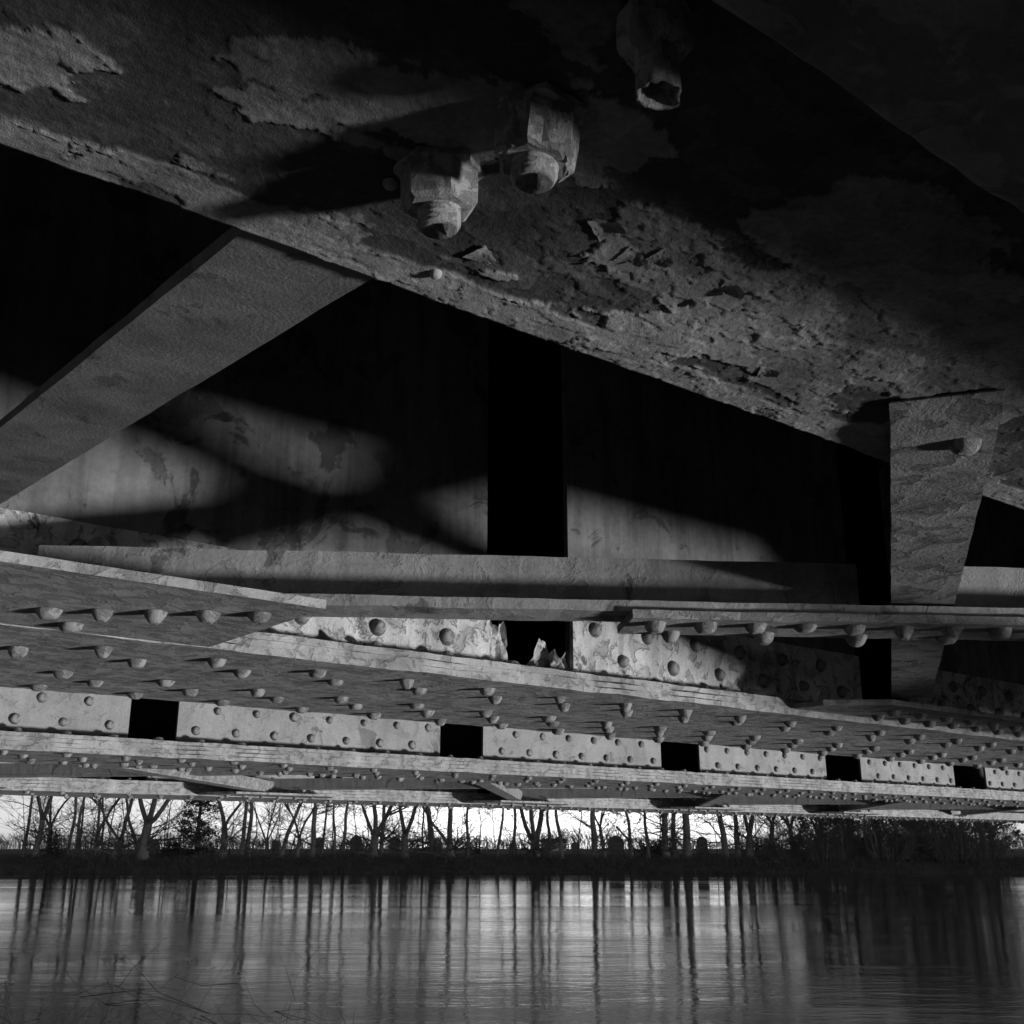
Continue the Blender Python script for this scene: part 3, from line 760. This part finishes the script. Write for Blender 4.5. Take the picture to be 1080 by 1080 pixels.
# pale house far behind
hr = tag(empty('house', ((584-540)/1221.5*230, 230, -.8)), 'low pale house far behind the splayed centre tree', 'house')
mb = MB(); mb.box(-2.4, 2.4, -2, 2, 0, 1.9); mb.build('wall', M_HOUSE, hr)
mb = MB(); mb.add([(-2.6,-2.3,1.9),(2.6,-2.3,1.9),(2.6,2.3,1.9),(-2.6,2.3,1.9),(-2.6,0,2.7),(2.6,0,2.7)], [(0,1,5,4),(2,3,4,5),(0,4,3),(1,2,5),(0,3,2,1)]); mb.build('roof', M_ROOF, hr)
for wx in (-1.5, 0, 1.4):
    mb = MB(); mb.box(wx-.3, wx+.3, -2.03, -2.004, .7, 1.4); mb.build('window', M_ROOF, hr)
# fallen branch
mb = MB(); rng = random.Random(5)
grow(mb, Vector((-2.0, 0, 2.6)), Vector((1, 0, -.85)), .10, 3.6, 2, rng, 4, .4, .07, 0, 6)
o = mb.build('fallen_branch', M_TWIG, None, True); o.location = ((668-540)/1221.5*97.6 + .6, 97.6, -.8); tag(o, 'broken branch slanting down to the ground between two thin trunks', 'branch')
# bank brush: one mass nobody could count
mb = MB(); rng = random.Random(11)
for k in range(15000):
    x = rng.uniform(-48, 48); t = rng.random()*3.6; y = shore(x) + t; z = ground_z(x, y) - .05
    h = rng.uniform(.15, .55)*(1 + .8*noise.noise(Vector((x*.25, y*.3, 6)))) ; a = rng.uniform(0, 3.14); w = rng.uniform(.008, .03)
    dx, dy = rng.gauss(0, .25)*h, rng.gauss(0, .25)*h
    mb.add([(x - w*math.cos(a), y - w*math.sin(a), z), (x + w*math.cos(a), y + w*math.sin(a), z), (x + dx, y + dy, z + h)], [(0,1,2)])
    if k % 2 == 0:
        mb.add([(x - w, y, z + h*.4), (x + w, y, z + h*.42), (x + dx*2 + rng.gauss(0,.3), y + dy, z + h*1.2)], [(0,1,2)])
tag(mb.build('bank_brush', M_BRUSH, None), 'dark tangle of brush and dead grass covering the far bank', 'brush', kind='stuff')
# far wood
mb = MB(); rng = random.Random(12)
for k in range(5200):
    y = rng.uniform(240, 330); x = rng.uniform(-.5, .5)*y*1.1
    env = 5.5 + 3.5*noise.noise(Vector((x*.03, 1, 0))) + 1.5*noise.noise(Vector((x*.2, 3, 0)))
    h = env*rng.uniform(.5, 1); w = rng.uniform(.03, .09); dx = rng.gauss(0, .2)*h
    mb.add([(x-w, y, -1), (x+w, y, -1), (x+dx, y, -1+h)], [(0,1,2)])
    x2 = x + dx*.5; mb.add([(x2-w*.6, y, -1+h*.45), (x2+w*.6, y, -1+h*.5), (x2+rng.gauss(0, 1.2), y, -1+h*.95)], [(0,1,2)])
tag(mb.build('distant_wood', M_WOOD, None), 'faint grey wood far behind the graveyard', 'wood', kind='stuff')
# thicket at the right
def thicket(pxx, dist, w, h, n, seed, label, name='bare_shrub', mat=None, z0=None, X=None, group='shrubs on the right of the far bank', th=.02):
    rng = random.Random(seed)
    if X is None: X = (pxx-540)/1221.5*dist
    if z0 is None: z0 = ground_z(X, dist) - .1
    root_z = z0; mb = MB()
    for k in range(n):
        b = Vector((rng.uniform(-w/2, w/2)*.6, rng.uniform(-1, 1)*w*.25, 0)); L = h*rng.uniform(.45, 1.1)
        d = Vector((b.x/w*1.4 + rng.gauss(0, .25), rng.gauss(0, .25), 1)).normalized(); pts = [b]; q = b.copy()
        m = 6
        for i in range(m):
            d = (d + Vector((rng.gauss(0,.16), rng.gauss(0,.12), -.03*i))).normalized(); q = q + d*L/m; pts.append(q.copy())
        r = th*rng.uniform(.5, 1.3); mb.tube(pts, [r*(1 - .85*i/m) for i in range(m+1)], 4, False)
        for j in range(7):
            i = rng.randint(1, m); p = pts[i]; dd = Vector((rng.gauss(0,1), rng.gauss(0,.8), rng.gauss(.2,.6))).normalized(); l2 = L*rng.uniform(.12, .34)
            e = p + dd*l2*.5; e2 = e + (dd + Vector((rng.gauss(0,.3), rng.gauss(0,.3), rng.gauss(0,.3)))).normalized()*l2*.5
            mb.tube([p, e, e2], [r*.45, r*.3, r*.12], 3, False)
    o = mb.build(name, mat or M_TWIG, None, True); o.location = (X, dist, z0); return tag(o, label, 'shrub', group)
TH = [(800, 99, 4, 2.6, 60, 'open bare shrub at the left rim of the dark thicket'), (835, 97.5, 5, 4.2, 130, 'tall tangled shrub under the last patches of sky'),
      (868, 97, 5, 5.0, 190, 'dense tangled shrub between the sky patches and the pale trunk'), (900, 98, 5, 5.4, 210, 'dense dark shrub right behind the pale trunk'),
      (935, 97, 5, 5.4, 210, 'dense dark shrub right of the pale trunk'), (968, 98, 5, 5.6, 210, 'dense dark shrub at the middle of the right hand thicket'),
      (1002, 97, 5, 5.4, 210, 'dense dark shrub second from the right end of the bank'), (1040, 97.5, 5.5, 5.6, 210, 'dense dark shrub at the very right end of the bank')]
for i, (a, b, c, d, e, l) in enumerate(TH): thicket(a, b, c, d, e, 200+i, l)
for i in range(7):                                             # evergreen ivy masses behind, closing the sky
    leafy(868 + 30*i, 101 + (i % 3)*1.5, 5.2, (8, 10.5, 9, 12, 10, 12.5, 11)[i], 5200, 300+i, ['ivy grown tree mass, leftmost behind the right hand thicket', 'ivy grown tree mass behind the pale trunk', 'ivy grown tree mass just right of the pale trunk',
          'ivy grown tree mass at the middle of the right hand thicket', 'ivy grown tree mass, third from the right end', 'ivy grown tree mass, second from the right end', 'ivy grown tree mass at the right end of the bank'][i], 'ivy_tree', 'tree', .2, .25, 'ivy grown trees at the right')
for i, (a, y0, b, y1, lab) in enumerate([(922, 877, 924, 893, 'short pale upright stick beside the pale trunk'), (947, 868, 960, 882, 'pale stick slanting down to the right in the thicket'), (935, 880, 931, 886, 'tiny pale broken stick right of the pale trunk')]):
    def wp(x, y, d=96.0):
        c = 540 - y; return Vector(((x-540)/(F_PX*math.cos(PITCH) - c*math.sin(PITCH))*d, d, d*(F_PX*math.sin(PITCH) + c*math.cos(PITCH))/(F_PX*math.cos(PITCH) - c*math.sin(PITCH))))
    mb = MB(); p, q = wp(a, y0), wp(b, y1); mb.tube([p - q, (p-q)*.5 + Vector((.05, 0, 0)), Vector((0,0,0))], [.03, .05, .06], 6)
    o = mb.build('pale_stick', M_PALEBARK, None, True); o.location = q; tag(o, lab, 'stick', 'pale sticks caught in the thicket')
# twigs of the near bank, bottom left
for i, (X, Y, w, h, n, lab) in enumerate([(-2.35, 6.0, 1.5, 1.75, 120, 'leftmost tangled bare shrub in front of the water at lower left'), (-1.75, 6.4, 1.4, 1.7, 100, 'middle tangled bare shrub in front of the water at lower left'), (-1.15, 6.2, .9, 1.5, 26, 'sparse bare shrub in front of the water, right of the tangled ones')]):
    thicket(0, Y, w, h, n, 400+i, lab, X=X, z0=near_z(X, Y) - .05, group='bare shrubs on the near bank', th=.0055, mat=M_SHADE_TWIG)

SKY_GAIN = 4.5
# ------------------------------------------------------------------ light, sky, camera
# The steel is lit by low sunlight thrown up off the river outside the bridge: it comes from the
# right, a little behind the camera, and rises, so undersides catch it and rivets shade leftwards.
EL = R(13.9); az = Vector((-.953, .303, 0)).normalized()
l = Vector((az.x*math.cos(EL), az.y*math.cos(EL), math.sin(EL)))
sun = bpy.data.lights.new('sun', 'SUN'); sun.energy = 2.4; sun.angle = R(5); sun.color = (1, 1, 1)
so = bpy.data.objects.new('sun', sun); COL.objects.link(so); so.rotation_euler = l.to_track_quat('-Z', 'Y').to_euler(); so.location = (6, -3, 4)
wd = bpy.data.worlds.new('World'); S.world = wd; wd.use_nodes = True; nt = wd.node_tree
bg = nt.nodes['Background']; sky = node(nt, 'ShaderNodeTexSky', sky_type='NISHITA'); sky.sun_disc = False
sky.sun_elevation = EL; sky.sun_rotation = math.atan2(-az.x, -az.y); sky.air_density = 1.0; sky.dust_density = 1.5
bw = node(nt, 'ShaderNodeRGBToBW'); nt.links.new(sky.outputs['Color'], bw.inputs['Color'])
tc = node(nt, 'ShaderNodeTexCoord'); mp = node(nt, 'ShaderNodeMapping'); mp.inputs['Scale'].default_value = (1.6, 1.6, 5.0)
nt.links.new(tc.outputs['Generated'], mp.inputs['Vector'])
cl = ramp(nt, noise_tex(nt, mp.outputs['Vector'], 1.5, 5, .55), [(.3, .8), (.7, 1.25)])
sx = node(nt, 'ShaderNodeSeparateXYZ'); nt.links.new(tc.outputs['Generated'], sx.inputs[0])
# sky brightest ahead along the horizon; dimming above added to darken the water
low = ramp(nt, sx.outputs['Z'], [(.0, 1.0), (.035, .55), (.065, .20), (.11, .075), (.5, .075)])
ax = math_n(nt, 'DIVIDE', math_n(nt, 'SUBTRACT', sx.outputs['X'], .06), .30)
ga = math_n(nt, 'ADD', math_n(nt, 'MULTIPLY', math_n(nt, 'POWER', 2.718, math_n(nt, 'MULTIPLY', math_n(nt, 'MULTIPLY', ax, ax), -1.0)), .80), .20)
val = math_n(nt, 'MULTIPLY', math_n(nt, 'MULTIPLY', bw.outputs['Val'], cl), math_n(nt, 'MULTIPLY', math_n(nt, 'MULTIPLY', low, ga), SKY_GAIN))
below = ramp(nt, math_n(nt, 'ADD', sx.outputs['Z'], .5), [(.47, 1.0), (.49, 0.0)])   # the dark country below the horizon still throws a little light back
val = math_n(nt, 'ADD', val, math_n(nt, 'MULTIPLY', below, .085))
nt.links.new(val, bg.inputs['Color']); bg.inputs['Strength'].default_value = .15
cam = bpy.data.cameras.new('camera'); co = bpy.data.objects.new('camera', cam); COL.objects.link(co)
cam.sensor_width = 36; cam.lens = F_PX/1080*36; cam.clip_start = .02; cam.clip_end = 6000
co.location = (0,0,0); co.rotation_euler = (R(90) + PITCH, 0, 0); S.camera = co
S.view_settings.view_transform = 'Standard'; S.view_settings.look = 'None'; S.view_settings.exposure = 0.9; S.view_settings.gamma = 1
S.cycles.max_bounces = 6; S.cycles.diffuse_bounces = 2; S.cycles.glossy_bounces = 3
S.cycles.use_denoising = True
